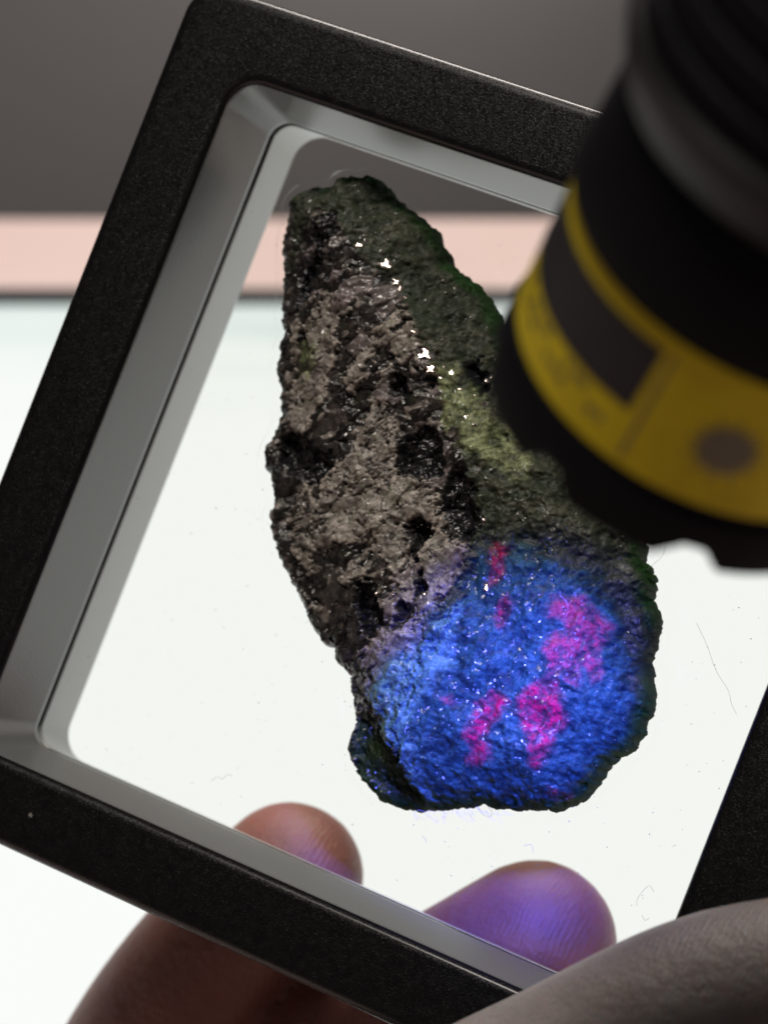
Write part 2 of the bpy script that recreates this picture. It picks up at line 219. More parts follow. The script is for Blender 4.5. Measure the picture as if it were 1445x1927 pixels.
# the lit panel that backlights everything
PX0, PX1, PY0, PY1 = -.21, .21, .185, .4545
panel = empty('light_panel', Matrix.Translation((0, .2, 0)))
tag(panel, 'glowing white light panel with thin dark rim lying on pink table', 'light panel')
m_rim = m_simple('dark teal rim plastic', (.012, .018, .02), .35)
def rim_mesh():
    bm = bmesh.new(); T = .0056; Z = .0026
    for (a, b, c, d) in ((PX0 - T, PX1 + T, PY1, PY1 + T), (PX0 - T, PX1 + T, PY0 - T, PY0), (PX0 - T, PX0, PY0, PY1), (PX1, PX1 + T, PY0, PY1)):
        r = bmesh.ops.create_cube(bm, size=1)
        for v in r['verts']: v.co = Vector((a if v.co.x < 0 else b, c if v.co.y < 0 else d, .0005 if v.co.z < 0 else Z))
    me = bpy.data.meshes.new('rim'); bm.to_mesh(me); bm.free(); return me
rim = link('rim', rim_mesh(), [m_rim.m], panel, smooth=False); rim.matrix_world = Matrix()
m_glow = Mat('lit diffuser')
em = m_glow.n('ShaderNodeEmission'); em.inputs['Strength'].default_value = 1.0
tc = m_glow.n('ShaderNodeTexCoord'); sx = m_glow.n('ShaderNodeSeparateXYZ'); m_glow.l(tc.outputs['Object'], sx.inputs[0])
mp = m_glow.n('ShaderNodeMapping'); mp.inputs['Scale'].default_value = (1, 7, 1); m_glow.l(tc.outputs['Object'], mp.inputs[0])
nz = m_glow.noise(16, 3, .5, mp.outputs[0])
ad = m_glow.n('ShaderNodeMath', _operation='MULTIPLY_ADD'); m_glow.l(nz.outputs[0], ad.inputs[0]); ad.inputs[1].default_value = .045; m_glow.l(sx.outputs[1], ad.inputs[2])
rg = m_glow.ramp(ad.outputs[0], [(.430, (.955, .975, .945)), (.456, (.91, .95, .91)), (.470, (.82, .89, .85)), (.482, (.68, .78, .75))]); m_glow.l(rg.outputs[0], em.inputs['Color'])
m_glow.l(em.outputs[0], m_glow.out.inputs['Surface'])
dif = link('diffuser', mesh_from('diffuser', [(PX0, PY0, .002), (PX1, PY0, .002), (PX1, PY1, .002), (PX0, PY1, .002)], [(0, 1, 2, 3)]), [m_glow.m], panel, smooth=False); dif.matrix_world = Matrix()
back = link('backing', box_mesh('backing', PX0, PX1, PY0, PY1, .0006, .0017, 0), [m_rim.m], panel, smooth=False); back.matrix_world = Matrix()

# ================================================================== DISPLAY FRAME
frame = empty('display_frame', POSE)
tag(frame, 'square black floating display frame tilted in the hand around the mineral', 'display frame')
def ring(h, z, r, n=10):
    pts = []
    for cxs, cys, a0 in ((1, 1, 0), (-1, 1, 90), (-1, -1, 180), (1, -1, 270)):
        for i in range(n + 1):
            a = R(a0 + 90 * i / n); pts.append((cxs * (h - r) + r * math.cos(a), cys * (h - r) + r * math.sin(a), z))
    return pts
def loft(name, prof, n=10, mids=12):
    """closed loop of rounded-square rings; prof = [(half size, z, corner radius)]"""
    verts = []; k = 4 * (n + 1)
    for h, z, r in prof: verts += [tuple(c * MM for c in p) for p in ring(h, z, r, n)]
    faces = []; m = len(prof)
    for i in range(m):
        j = (i + 1) % m
        for a in range(k):
            b = (a + 1) % k; faces.append((i * k + a, i * k + b, j * k + b, j * k + a))
    return mesh_from(name, verts, faces)
A0 = 35.0; FL = 36.18; ZF = 10.95; BO = 44.46
def shell_profile(s):
    q = [(A0, .30, 2.2), (A0 + .02, 1.0, 2.2), (35.6, 5.5, 2.7), (FL - .03, 9.9, 3.2), (FL + .05, 10.3, 3.3), (FL + .25, 10.68, 3.5), (FL + .62, 10.9, 3.9), (FL + 1.1, ZF, 4.3),
         (40.2, ZF + .02, 4.4), (BO - 1.3, ZF, 4.2), (BO - .75, 10.88, 3.9), (BO - .33, 10.62, 3.6), (BO - .1, 10.25, 3.4), (BO, 9.8, 3.2), (BO, 5, 3.2), (BO, .45, 3.2), (BO - .35, .12, 3.0), (38, .10, 2.6), (37.6, .3, 2.4)]
    return [(h, z * s, r) for h, z, r in q]
for s, nm in ((1, 'front_shell'), (-1, 'back_shell')):
    me = loft(nm, shell_profile(s))
    o = link(nm, me, [m_frame.m, (m_inner if s == 1 else m_inner2).m], frame); o.matrix_world = POSE
    bm = bmesh.new(); bm.from_mesh(me); bmesh.ops.recalc_face_normals(bm, faces=bm.faces)
    for f in bm.faces:
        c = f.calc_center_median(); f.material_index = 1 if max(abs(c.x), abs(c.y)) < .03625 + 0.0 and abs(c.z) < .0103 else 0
        f.smooth = True
    bm.to_mesh(me); bm.free()
    md = o.modifiers.new('wn', 'WEIGHTED_NORMAL'); md.keep_sharp = True

# ================================================================== ROCK
ST = 0.115
OUT = np.array(OUTLINE); x0, y0 = OUT.min(0) - .6; x1, y1 = OUT.max(0) + .6
gx = np.arange(x0, x1, ST); gy = np.arange(y0, y1, ST); X, Y = np.meshgrid(gx, gy)
jx = fbm(X, Y, .9, 3, 5) * .16; jy = fbm(X, Y, .9, 3, 9) * .16
S = sdf_poly(X + jx, Y + jy, OUTLINE); _g0 = cells(X + jx, Y + jy, .55, 201); S = S + (_g0[0](1) - .5) * .30 + fbm(X, Y, .5, 3, 203) * .12
# colour zones
wx = fbm(X, Y, 1.5, 5, 21, .62) * 1.15; wy = fbm(X, Y, 1.5, 5, 25, .62) * 1.15
XW, YW = X + wx, Y + wy
def zone(polys, soft=.12, amp=1., grow=0.):
    a = np.full(X.shape, -1e9)
    for q in polys: a = np.maximum(a, sdf_poly(X + wx * amp, Y + wy * amp, q))
    a = a + grow; return sstep(-soft, soft, a), a
ca, sa = math.cos(R(48)), math.sin(R(48)); XR, YR = X * ca + Y * sa, (-X * sa + Y * ca)
sx_ = fbm(X, Y, 2.6, 2, 27) * .55; sy_ = fbm(X, Y, 2.6, 2, 29) * .55
g1, dx1, dy1, f1a, f2a = cells(XR * .55 + sx_, YR * 1.15 + sy_, 1.45, 3)
g2, dx2, dy2, f1b, f2b = cells(XR * .75 + sx_ * .7 + wx * .05, YR * 1.25 + sy_ * .7 + wy * .05, .62, 13)
XR0, YR0 = X * math.cos(R(48)) + Y * math.sin(R(48)), -X * math.sin(R(48)) + Y * math.cos(R(48))
tan, tan_d = zone([q for q in TAN], .11, .8, .28); dark, dark_d = zone(DARK, .10, .8); dark_d = dark_d + (g1(22) - .5) * .4 + (g2(22) - .5) * .35; dark = sstep(-.06, .06, dark_d); olive, _ = zone(OLIVE, .5, 1.2); ruby, ruby_d = zone(RUBY, .7, .55); r3, _ = zone([RUBY[2]], .8, .55); ruby = ruby * (1 - .42 * r3)
n_soft = fbm(X, Y, .8, 4, 171) * .9
dome = sstep(-1.1, 1.3, n_soft + sdf_poly(X + wx * 1.3, Y + wy * 1.3, DOME)); lobe = sstep(-.2, .5, sdf_poly(X + wx * .7, Y + wy * .7, LOBE))
rd = side_line(X + wx * .5, Y + wy * .5, RIDGE)      # + right of the ridge
topg = sstep(-.3, .6, sdf_poly(XW, YW, TOPG)); leftface = sstep(.3, -.5, rd) * (1 - lobe) * (1 - topg)
tan_d = tan_d + (g1(20) - .5) * .5 + (g2(20) - .5) * .45; tan = sstep(-.06, .06, tan_d)
streak = fbm(XR0 * .33 + wx * .4, YR0 + wy * .4, .42, 4, 79, .6, ridged=True)
tan = tan * (1 - sstep(.35, .75, fbm(X, Y, .8, 3, 77)) * .9) * (1 - .8 * sstep(.55, .72, streak + .35 * fbm(X, Y, 2.0, 2, 83)))         # small dark pits in the tan crust
n_a = fbm(X, Y, 3.2, 4, 41); n_b = fbm(X, Y, .9, 4, 43); n_c = fbm(X, Y, .35, 3, 47)
# large form
Rm = 11.0
q = np.clip(S / Rm, 0, 1); prof = np.sqrt(np.clip(1 - (1 - q) ** 2.2, 0, 1))
Hf = 8.3 * prof
Hf += -0.16 * np.clip(-rd, 0, 14) * sstep(0, 3, S) * (1 - lobe) + -.10 * np.clip(rd, 0, 14) * sstep(0, 3, S) * (1 - dome)
Hf += dome * (1.3 * np.exp(-((X - OUT[:, 0].mean() - 5) ** 2 + (Y + 16) ** 2) / 120)) * sstep(0, 2, S)
Hf -= lobe * 2.6 * sstep(0, 2.5, S)
Hf += sstep(0, 1.2, S) * (n_a * .9 + fbm(X, Y, 1.5, 3, 51, ridged=True) * .25)
# tan crust stands proud of the mica with a crisp step, dark pits go in
edge = sstep(0.05, .7, S)
Hf += edge * (tan * .45 - dark * (.25 + 1.3 * sstep(0, 1.2, dark_d)))
# cleaved mica: tilted plates, long in one direction
crk = sstep(.16, .02, f2a - f1a)
plate1 = (g1(1) - .5) * .5 + dx1 * (g1(2) - .5) * .6 + dy1 * (g1(3) - .5) * .6 - crk * .12
plate2 = (g2(1) - .5) * .26 + dx2 * (g2(2) - .5) * 1.1 + dy2 * (g2(3) - .5) * 1.1
g3, dx3, dy3, f1c, f2c = cells(X + wx * .2, Y + wy * .2, .27, 23)
grain = (g3(1) - .5) * .07 + dx3 * (g3(2) - .5) * .45 + dy3 * (g3(3) - .5) * .45
mica = leftface * (1 - tan)
Hf += edge * mica * (plate1 * .80 + plate2 * .42)
Hf += edge * leftface * tan * (n_b * .10 + plate2 * .20 + plate1 * .42 + n_c * .03 + .03 * fbm(XR, YR * .5, .6, 3, 63, ridged=True))
gr = (1 - leftface)
Hf += edge * gr * (grain * (.9 - .4 * dome) + n_b * .30 * (1 - dome * .6) + n_c * .08 + plate2 * .22 * (1 - dome))
Hf += edge * gr * (1 - dome) * fbm(XR, YR * .3, .7, 3, 61, ridged=True) * .16
# cleavage faces that catch the ceiling light: their slope is the mirror slope between lamp and viewer
LAMP_L = POSE_INV @ CEIL_AT; EYE_L = POSE_INV @ Vector((0, 0, CAM_H))
gloss = mica * (.18 + .6 * g1(5) ** 2) + leftface * tan * .25 * g1(5) + dark * .2
flake = np.zeros_like(X)
Hf = Hf + 0
for i, (fx, fy, fr) in enumerate(GLINT):
    a = np.arctan2(Y - fy, X - fx); rr_ = fr * (1 + .28 * np.cos(a * (2 + i % 3) + i) + .18 * np.cos(a * 5 + 2 * i))
    d = np.hypot((X - fx), (Y - fy)); msk = d < rr_
    if not msk.any(): continue
    c = np.unravel_index(np.argmin(d), d.shape); hz = Hf[c]
    pL = Vector((fx, fy, hz)) * MM; nrm = ((LAMP_L - pL).normalized() + (EYE_L - pL).normalized()).normalized()
    Hf = np.where(msk, hz + .12 - ((X - fx) * nrm.x + (Y - fy) * nrm.y) / nrm.z, Hf)
    flake = np.where(msk, 1, flake); flake = np.where(msk & (g2(7) < .12), 0.2, flake)
Hf = np.maximum(Hf, .02 + .5 * np.clip(S, 0, 1))
Hb = -(6.6 * prof + sstep(0, 1.2, S) * (fbm(X, Y, 3, 4, 91) * .9 + grain * .4))
Hb = np.minimum(Hb, -.02 - .5 * np.clip(S, 0, 1))
# mineral colours, with some glow and backlight painted in
def C(*v): return np.array(v, float)
def mix(a, b, t): return a * (1 - t[..., None]) + b * t[..., None]
t01 = lambda n: np.clip(n * .5 + .5, 0, 1)
col = mix(C(.010, .016, .009), C(.045, .050, .030), t01(n_b * 1.5 + n_a * .6))              # dark green zone
col = mix(col, C(.10, .095, .068), sstep(.15, .8, fbm(X, Y, .5, 3, 101) + n_a * .5) * .7)    # grey speckle
col = mix(col, C(.022, .034, .018), sstep(.1, .6, fbm(X, Y, 2.2, 3, 103)) * .6)
mc = mix(C(.006, .005, .005), C(.060, .050, .046), np.clip(g1(6) ** 3 * .9 + g2(6) ** 4 * .9 + n_c * .08, 0, 1))
mc = mix(mc, C(.045, .052, .032), sstep(.3, .7, fbm(X, Y, 1.1, 3, 111)) * .5)
mc = mix(mc, C(.30, .26, .23), sstep(.76, .82, g2(8)) * sstep(-.35, .4, n_b) * .85)             # pale chips
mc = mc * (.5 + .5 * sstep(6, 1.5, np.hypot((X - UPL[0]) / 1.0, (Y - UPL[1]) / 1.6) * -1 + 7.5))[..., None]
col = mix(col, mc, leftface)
tc_ = mix(C(.195, .172, .150), C(.355, .315, .28), t01(n_b * 1.3 + g2(9) * .8 - .4))
tc_ = tc_ * ((.50 + .45 * g2(11) + .5 * g1(12)) * (1 - .55 * crk * (g1(13) > .4)))[..., None]
tc_ = mix(tc_, C(.19, .19, .13), sstep(.1, .6, fbm(X, Y, .8, 4, 121) + n_c * .2) * .55)
tc_ = mix(tc_, C(.05, .045, .04), sstep(.35, .7, fbm(X, Y, .45, 3, 123, ridged=True) - .15) * .6)
rim_d = sstep(.42, .05, np.abs(tan_d - .12)) * tan
tc_ = mix(tc_, C(.42, .35, .30), rim_d * .45)                                               # paler broken edge
col = mix(col, tc_, np.clip(tan * (leftface * .9 + .1 + dome * .0), 0, 1))
col = mix(col, mix(C(.09, .115, .04), C(.30, .33, .17), t01(n_c * 1.4 + n_b)), np.clip(olive * (.6 + .5 * n_b + .35 * n_c), 0, 1))
col = mix(col, C(.008, .008, .010), dark * .93)
dm = mix(C(.006, .024, .034), C(.026, .092, .100), t01(n_b * 1.5 + n_c * .9 + g3(4) * .9 - .45))
dm = mix(dm, C(.03, .05, .03), sstep(.55, .9, t01(fbm(X, Y, .6, 3, 131))) * .4)
col = mix(col, dm, dome * (1 - tan * .9))
cyan_glow = sstep(-.6, .7, sdf_poly(X + wx * .9, Y + wy * .9, CYAN_GLOW) + .5 * n_c)  # cyan glow along the lit foot, painted as a pale strip
tealish = sstep(-2.6, .6, sdf_poly(X + wx * .9, Y + wy * .9, CYAN_GLOW)) * tan
col = col * (1 - tealish[..., None] * C(.62, .22, .05))  # tan beside the glow loses red to imitate bluer torchlight
col = mix(col, mix(C(.03, .10, .12), C(.13, .30, .30), t01(n_b * 1.2 + n_c + .2)), cyan_glow * .85)
col = mix(col, mix(C(.008, .022, .006), C(.02, .04, .012), t01(n_b)), lobe)
rb = mix(C(.13, .010, .035), C(.47, .008, .06), t01(n_c * 1.2 + n_b + .1))
col = mix(col, rb, np.clip(ruby * (.45 + .65 * sstep(-.5, .5, n_c + n_b + .5 * (g3(6) - .5))), 0, .95))
col = mix(col, C(.03, .10, .02), sstep(1.3, .2, S) * sstep(-.3, .4, n_a + .2) * (1 - leftface) * .85)   # thin margin greened, backlight through it put into the colour
col = mix(col, C(.5, .42, .38), flake * .8)
sel = (g1(15) > .80) * sstep(6.5, 3.0, np.abs(rd + 2.2)) * leftface * (1 - dark) * sstep(-16, -4, Y)
col = mix(col, mix(C(.10, .085, .085), C(.30, .25, .245), g2(16)), np.clip(sel * .85, 0, 1))
gloss = np.clip(gloss + sel * .45 + flake * 1.0, 0, 1)
trans = sstep(1.6, .1, S) * (1 - leftface * .7)
# mesh: front and back sheets sharing the border
inside = S > 0
cell_in = inside[:-1, :-1] & inside[1:, :-1] & inside[:-1, 1:] & inside[1:, 1:]
used = np.zeros(S.shape, bool)
for a in (0, 1):
    for b in (0, 1): used[a:S.shape[0] - 1 + a, b:S.shape[1] - 1 + b] |= cell_in
cnt = np.zeros(S.shape, int)
for a in (0, 1):
    for b in (0, 1): cnt[a:S.shape[0] - 1 + a, b:S.shape[1] - 1 + b] += cell_in
border = used & (cnt < 4); inner = used & ~border
fi = -np.ones(S.shape, np.int64); bi = fi.copy(); nU = int(used.sum()); fi[used] = np.arange(nU)
bi[border] = fi[border]; bi[inner] = nU + np.arange(int(inner.sum()))
gyy, gxx = np.gradient(S, ST)
gm = np.hypot(gxx, gyy) + 1e-6; XX = X.copy(); YY = Y.copy()
XX = np.where(border, X - gxx / gm * S * .9, X); YY = np.where(border, Y - gyy / gm * S * .9, Y)   # pull the stair-stepped border onto the outline
zf = np.where(border, (fbm(X, Y, .7, 3, 141)) * .25, Hf)
V = np.concatenate([np.stack([XX[used], YY[used], zf[used]], 1), np.stack([X[inner], Y[inner], Hb[inner]], 1)]) * MM
iy_, ix_ = np.nonzero(cell_in)
F1 = np.stack([fi[iy_, ix_], fi[iy_, ix_ + 1], fi[iy_ + 1, ix_ + 1], fi[iy_ + 1, ix_]], 1)
F2 = np.stack([bi[iy_ + 1, ix_], bi[iy_ + 1, ix_ + 1], bi[iy_, ix_ + 1], bi[iy_, ix_]], 1)
F = np.concatenate([F1, F2]); F = F
me = bpy.data.meshes.new('mineral_specimen')
me.vertices.add(len(V)); me.vertices.foreach_set('co', V.ravel()); me.loops.add(F.size); me.polygons.add(len(F))
me.loops.foreach_set('vertex_index', F.ravel()); me.polygons.foreach_set('loop_start', np.arange(0, F.size, 4)); me.polygons.foreach_set('loop_total', np.full(len(F), 4))
me.update(calc_edges=True); me.validate()
def vattr(nm, arr):
    full = np.concatenate([arr[used], arr[inner]])
    if full.ndim == 1:
        a = me.attributes.new(nm, 'FLOAT', 'POINT'); a.data.foreach_set('value', full.astype(np.float32))
    else:
        a = me.attributes.new(nm, 'FLOAT_COLOR', 'POINT'); a.data.foreach_set('color', np.concatenate([full, np.ones((len(full), 1))], 1).astype(np.float32).ravel())
vattr('mineral', col); vattr('gloss', gloss); vattr('trans', trans); vattr('flake', flake); vattr('crystal', np.clip(dome * (1 - tan) + (1 - leftface) * .6, 0, 1))
m_rock = Mat('green rock with mica, tan crust and ruby')
at = m_rock.n('ShaderNodeAttribute', _attribute_name='mineral'); ag = m_rock.n('ShaderNodeAttribute', _attribute_name='gloss'); att = m_rock.n('ShaderNodeAttribute', _attribute_name='trans')
nz = m_rock.noise(4200, 4, .65); rv = m_rock.ramp(nz.outputs[0], [(.28, (.5,) * 3), (.72, (1.5,) * 3)])
mu = m_rock.n('ShaderNodeMix', _data_type='RGBA', _blend_type='MULTIPLY'); mu.inputs[0].default_value = 1
m_rock.l(at.outputs['Color'], mu.inputs[6]); m_rock.l(rv.outputs[0], mu.inputs[7]); m_rock.l(mu.outputs[2], m_rock.p.inputs['Base Color'])
rg = m_rock.ramp(ag.outputs['Fac'], [(0, (.58,) * 3), (.4, (.30,) * 3), (1, (.15,) * 3)]); m_rock.l(rg.outputs[0], m_rock.p.inputs['Roughness'])
bb = m_rock.bump(nz.outputs[0], .5, .00005)
mixn = m_rock.n('ShaderNodeMix', _data_type='VECTOR'); spk = m_rock.sparkle(2600, .9, bb.outputs[0])
inv = m_rock.n('ShaderNodeMath', _operation='SUBTRACT'); inv.inputs[0].default_value = 1; m_rock.l(ag.outputs['Fac'], inv.inputs[1])
acr = m_rock.n('ShaderNodeAttribute', _attribute_name='crystal'); spm = m_rock.n('ShaderNodeMath', _operation='MULTIPLY_ADD'); m_rock.l(acr.outputs['Fac'], spm.inputs[0]); spm.inputs[1].default_value = -.34; spm.inputs[2].default_value = .5; m_rock.l(spm.outputs[0], m_rock.p.inputs['Specular IOR Level'])
m_rock.l(bb.outputs[0], m_rock.p.inputs['Normal'])
afl = m_rock.n('ShaderNodeAttribute', _attribute_name='flake'); m_rock.l(afl.outputs['Fac'], m_rock.p.inputs['Metallic'])
# loose sugary flakes: a few per cent of cells are little mirrors
vo = m_rock.n('ShaderNodeTexVoronoi', Scale=2600); m_rock.l(m_rock.coord(), vo.inputs['Vector'])
sv = m_rock.n('ShaderNodeSeparateColor'); m_rock.l(vo.outputs['Color'], sv.inputs[0])
th = m_rock.n('ShaderNodeMath', _operation='GREATER_THAN'); m_rock.l(sv.outputs[0], th.inputs[0]); th.inputs[1].default_value = .72
fm = m_rock.n('ShaderNodeMath', _operation='MULTIPLY'); m_rock.l(th.outputs[0], fm.inputs[0]); fm.inputs[1].default_value = .045
gls = m_rock.n('ShaderNodeBsdfGlossy'); gls.inputs['Roughness'].default_value = .16; m_rock.l(spk, gls.inputs['Normal'])
ms = m_rock.n('ShaderNodeMixShader'); m_rock.l(fm.outputs[0], ms.inputs[0]); m_rock.l(m_rock.p.outputs[0], ms.inputs[1]); m_rock.l(gls.outputs[0], ms.inputs[2])
tl = m_rock.n('ShaderNodeBsdfTranslucent'); tl.inputs[0].default_value = (.07, .34, .04, 1)
mt = m_rock.n('ShaderNodeMixShader'); tm = m_rock.n('ShaderNodeMath', _operation='MULTIPLY'); m_rock.l(att.outputs['Fac'], tm.inputs[0]); tm.inputs[1].default_value = .6
m_rock.l(tm.outputs[0], mt.inputs[0]); m_rock.l(ms.outputs[0], mt.inputs[1]); m_rock.l(tl.outputs[0], mt.inputs[2]); m_rock.l(mt.outputs[0], m_rock.out.inputs['Surface'])
rock = link('mineral_specimen', me, [m_rock.m], None, POSE)
tag(rock, 'rough green black rock with tan crust and pink patches, glowing blue at its foot', 'mineral')

# ================================================================== FILMS  (elastic film stretched over the rock: obstacle problem)
G = 176; lim = 35.6; ax_ = np.linspace(-lim, lim, G); FX, FY = np.meshgrid(ax_, ax_); hs = ax_[1] - ax_[0]
def pooled(Hm, fn, init):
    out = np.full((G, G), init); ii = np.clip(((X - (-lim)) / hs).round().astype(int), 0, G - 1); jj = np.clip(((Y + lim) / hs).round().astype(int), 0, G - 1)
    fn.at(out, (jj[used], ii[used]), Hm[used])
    o2 = out.copy()
    for a in (-1, 0, 1):
        for b in (-1, 0, 1): o2 = fn(o2, np.roll(np.roll(out, a, 0), b, 1))
    return o2
def film(name, Hm, sgn):
    ob = pooled(Hm * sgn, np.maximum, 0.0) + .22; ob[ob <= .221] = .06
    h = ob.copy()
    for it in range(500):
        av = (np.roll(h, 1, 0) + np.roll(h, -1, 0) + np.roll(h, 1, 1) + np.roll(h, -1, 1)) * .25
        h = np.maximum(ob, av * .93); h[0] = h[-1] = .06; h[:, 0] = h[:, -1] = .06
    verts = np.stack([FX.ravel(), FY.ravel(), sgn * h.ravel()], 1) * MM
    faces = [(j * G + i, j * G + i + 1, (j + 1) * G + i + 1, (j + 1) * G + i) for j in range(G - 1) for i in range(G - 1)]
    return h, link(name, mesh_from(name, verts, faces), [m_film.m], frame, POSE)
hfront, ff = film('front_film', np.where(border, 0, Hf), 1)
hback, fb = film('back_film', np.where(border, 0, Hb), -1)
# ------------------------------------------------------------------ lint and dust lying on the front film
def film_h(x, y):
    i = min(max(int((x + lim) / hs), 0), G - 1); j = min(max(int((y + lim) / hs), 0), G - 1); return hfront[j, i]
m_lint = m_simple('pale grey lint', (.30, .29, .27), .8)
def tube(bm, pts, r, n=5):
    rings = []
    for i, p in enumerate(pts):
        t = (pts[min(i + 1, len(pts) - 1)] - pts[max(i - 1, 0)]).normalized(); a = t.orthogonal().normalized(); b = t.cross(a)
        rings.append([bm.verts.new(p + (a * math.cos(2 * math.pi * k / n) + b * math.sin(2 * math.pi * k / n)) * r) for k in range(n)])
    for p, q in zip(rings, rings[1:]):
        for k in range(n): bm.faces.new((p[k], p[(k + 1) % n], q[(k + 1) % n], q[k]))
def spline(P, n=7):
    out = []
    for i in range(len(P) - 1):
        p0, p1, p2, p3 = P[max(i - 1, 0)], P[i], P[i + 1], P[min(i + 2, len(P) - 1)]
        for k in range(n):
            t = k / n; out.append(.5 * ((2 * p1) + (p2 - p0) * t + (2 * p0 - 5 * p1 + 4 * p2 - p3) * t * t + (3 * p1 - p0 - 3 * p2 + p3) * t ** 3))
    return out + [P[-1]]
HL = ['long pale hair on the film right of the rock', 'short curved hair on the film just under the torch', 'hooked hair on the film near the fingertip', 'tiny curl of lint between fingertip and thumb',
      'looped squiggle of hair below the foot of the rock', 'short bent fibre below left of the rock foot', 'wavy fibre on the film above the left fingertip', 'tiny bent fibre above the purple lit fingertip']
for q, lab in zip(HAIRS, HL):
    bm = bmesh.new(); pts = spline([Vector((x, y, film_h(x, y) + .05)) * MM for x, y in q]); tube(bm, pts, .016 * MM)
    me_ = bpy.data.meshes.new('hair'); bm.to_mesh(me_); bm.free()
    tag(link('hair', me_, [m_lint.m], None, POSE), lab, 'hair', 'hairs and fibres caught on the clear film')
bm = bmesh.new()
for i in range(1500):
    x, y = random.uniform(-34, 34), random.uniform(-34, 34); r = (.012 + .04 * random.random() ** 3)
    z = film_h(x, y) + .02; m = Matrix.Translation(Vector((x, y, z)) * MM) @ Matrix.Rotation(random.random() * 6, 4, 'Z') @ Matrix.Diagonal((random.uniform(.8, 2.4), 1, .4, 1))
    bmesh.ops.create_icosphere(bm, subdivisions=1, radius=r * MM, matrix=m)
me_ = bpy.data.meshes.new('dust'); bm.to_mesh(me_); bm.free()
tag(link('dust', me_, [m_lint.m], None, POSE), 'fine specks of dust scattered over the clear film', 'dust', kind='stuff')
bmf = bmesh.new()
for i in range(38):  # pale strands stand for scuffs and for bright reflections on film wrinkles
    k = random.uniform(0, 2.999); a, b = FOOT[int(k)], FOOT[int(k) + 1]; f_ = k - int(k); x = a[0] * (1 - f_) + b[0] * f_; y = a[1] * (1 - f_) + b[1] * f_ - abs(random.gauss(0, .35)) + .25
    ang = random.gauss(-.7, .45); L_ = random.uniform(.3, 1.4); z = film_h(x, y) + .05; q = [Vector((x + math.cos(ang + j * .12) * L_ * j / 3, y + math.sin(ang + j * .12) * L_ * j / 3, z)) * MM for j in range(4)]
    tube(bmf, q, random.uniform(.008, .02) * MM, 4)
me_ = bpy.data.meshes.new('scuff_and_glint_fibres'); bmf.to_mesh(me_); bmf.free()
tag(link('scuff_and_glint_fibres', me_, [m_simple('white scuffs and wrinkle glints', (.75, .76, .78), .7).m], None, POSE), 'fine white scuffs and wrinkle glints and fibres on the film along the foot of the rock', 'scuffs', kind='stuff')
bm = bmesh.new()
bx, by = BARSPECK
for a in (20, 80, 140):
    v = Vector((math.cos(R(a)), math.sin(R(a)), 0)) * .28; c = Vector((bx, by, ZF + .05)); tube(bm, [(c - v) * MM, (c + v + Vector((0, 0, .05))) * MM], .035 * MM)
me_ = bpy.data.meshes.new('lint_speck'); bm.to_mesh(me_); bm.free()
tag(link('lint_speck', me_, [m_lint.m], None, POSE), 'tiny star of pale lint on the lower left of the black bar', 'lint')

# ================================================================== TORCH
tz = Vector(TORCH_Z); tx = Vector(TORCH_X); ty = tz.cross(tx)
TM = CW @ (Matrix.Translation(Vector(TORCH_O) * MM) @ Matrix((tx, ty, tz)).transposed().to_4x4())
torch = empty('ultraviolet_torch', TM)
tag(torch, 'black torch with a yellow warning sticker round its head, shining violet light', 'torch')
RH = 14.2
def lathe(name, prof, mat, seg=144, closed=False, phi0=0, phi1=360, parent=torch):
    full = phi1 - phi0 >= 360; n = seg if full else max(3, int(seg * (phi1 - phi0) / 360) + 1)
    verts = []; faces = []; k = n if full else n + 1
    for r, z in prof:
        for i in range(k):
            a = R(phi0 + (phi1 - phi0) * i / n); verts.append((r * math.cos(a) * MM, r * math.sin(a) * MM, z * MM))
    m = len(prof)
    for j in range(m - 1 + (1 if closed else 0)):
        for i in range(n):
            a = j * k + i; b = j * k + (i + 1) % k; j2 = (j + 1) % m; faces.append((a, b, j2 * k + (i + 1) % k, j2 * k + i))
    me = mesh_from(name, verts, faces); bm = bmesh.new(); bm.from_mesh(me); bmesh.ops.recalc_face_normals(bm, faces=bm.faces); bm.to_mesh(me); bm.free()
    o = link(name, me, [mat], parent); o.matrix_world = TM
    md = o.modifiers.new('es', 'EDGE_SPLIT'); md.split_angle = R(35)
    return o
m_black = m_simple('black anodised metal', (.005, .005, .006), .55, .05, (2500, .25, .00005)).m
m_yel = Mat('yellow printed sticker').base((.66, .50, .015), .5, .12)
nz = m_yel.noise(180, 4); rp = m_yel.ramp(nz.outputs[0], [(.3, (.42, .32, .003)), (.7, (.54, .42, .004))]); m_yel.l(rp.outputs[0], m_yel.p.inputs['Base Color'])
m_ink = m_simple('black sticker ink', (.012, .011, .012), .5, .2).m
m_ink2 = m_simple('brown black sticker print', (.07, .05, .012), .45).m
lathe('head', [(7, .4), (RH, .4), (RH, -11.6), (RH + .1, -11.65), (RH + .6, -11.9), (RH + .75, -13), (RH + .55, -15), (RH + .3, -20), (RH, -20.6), (6, -20.6)], m_black)
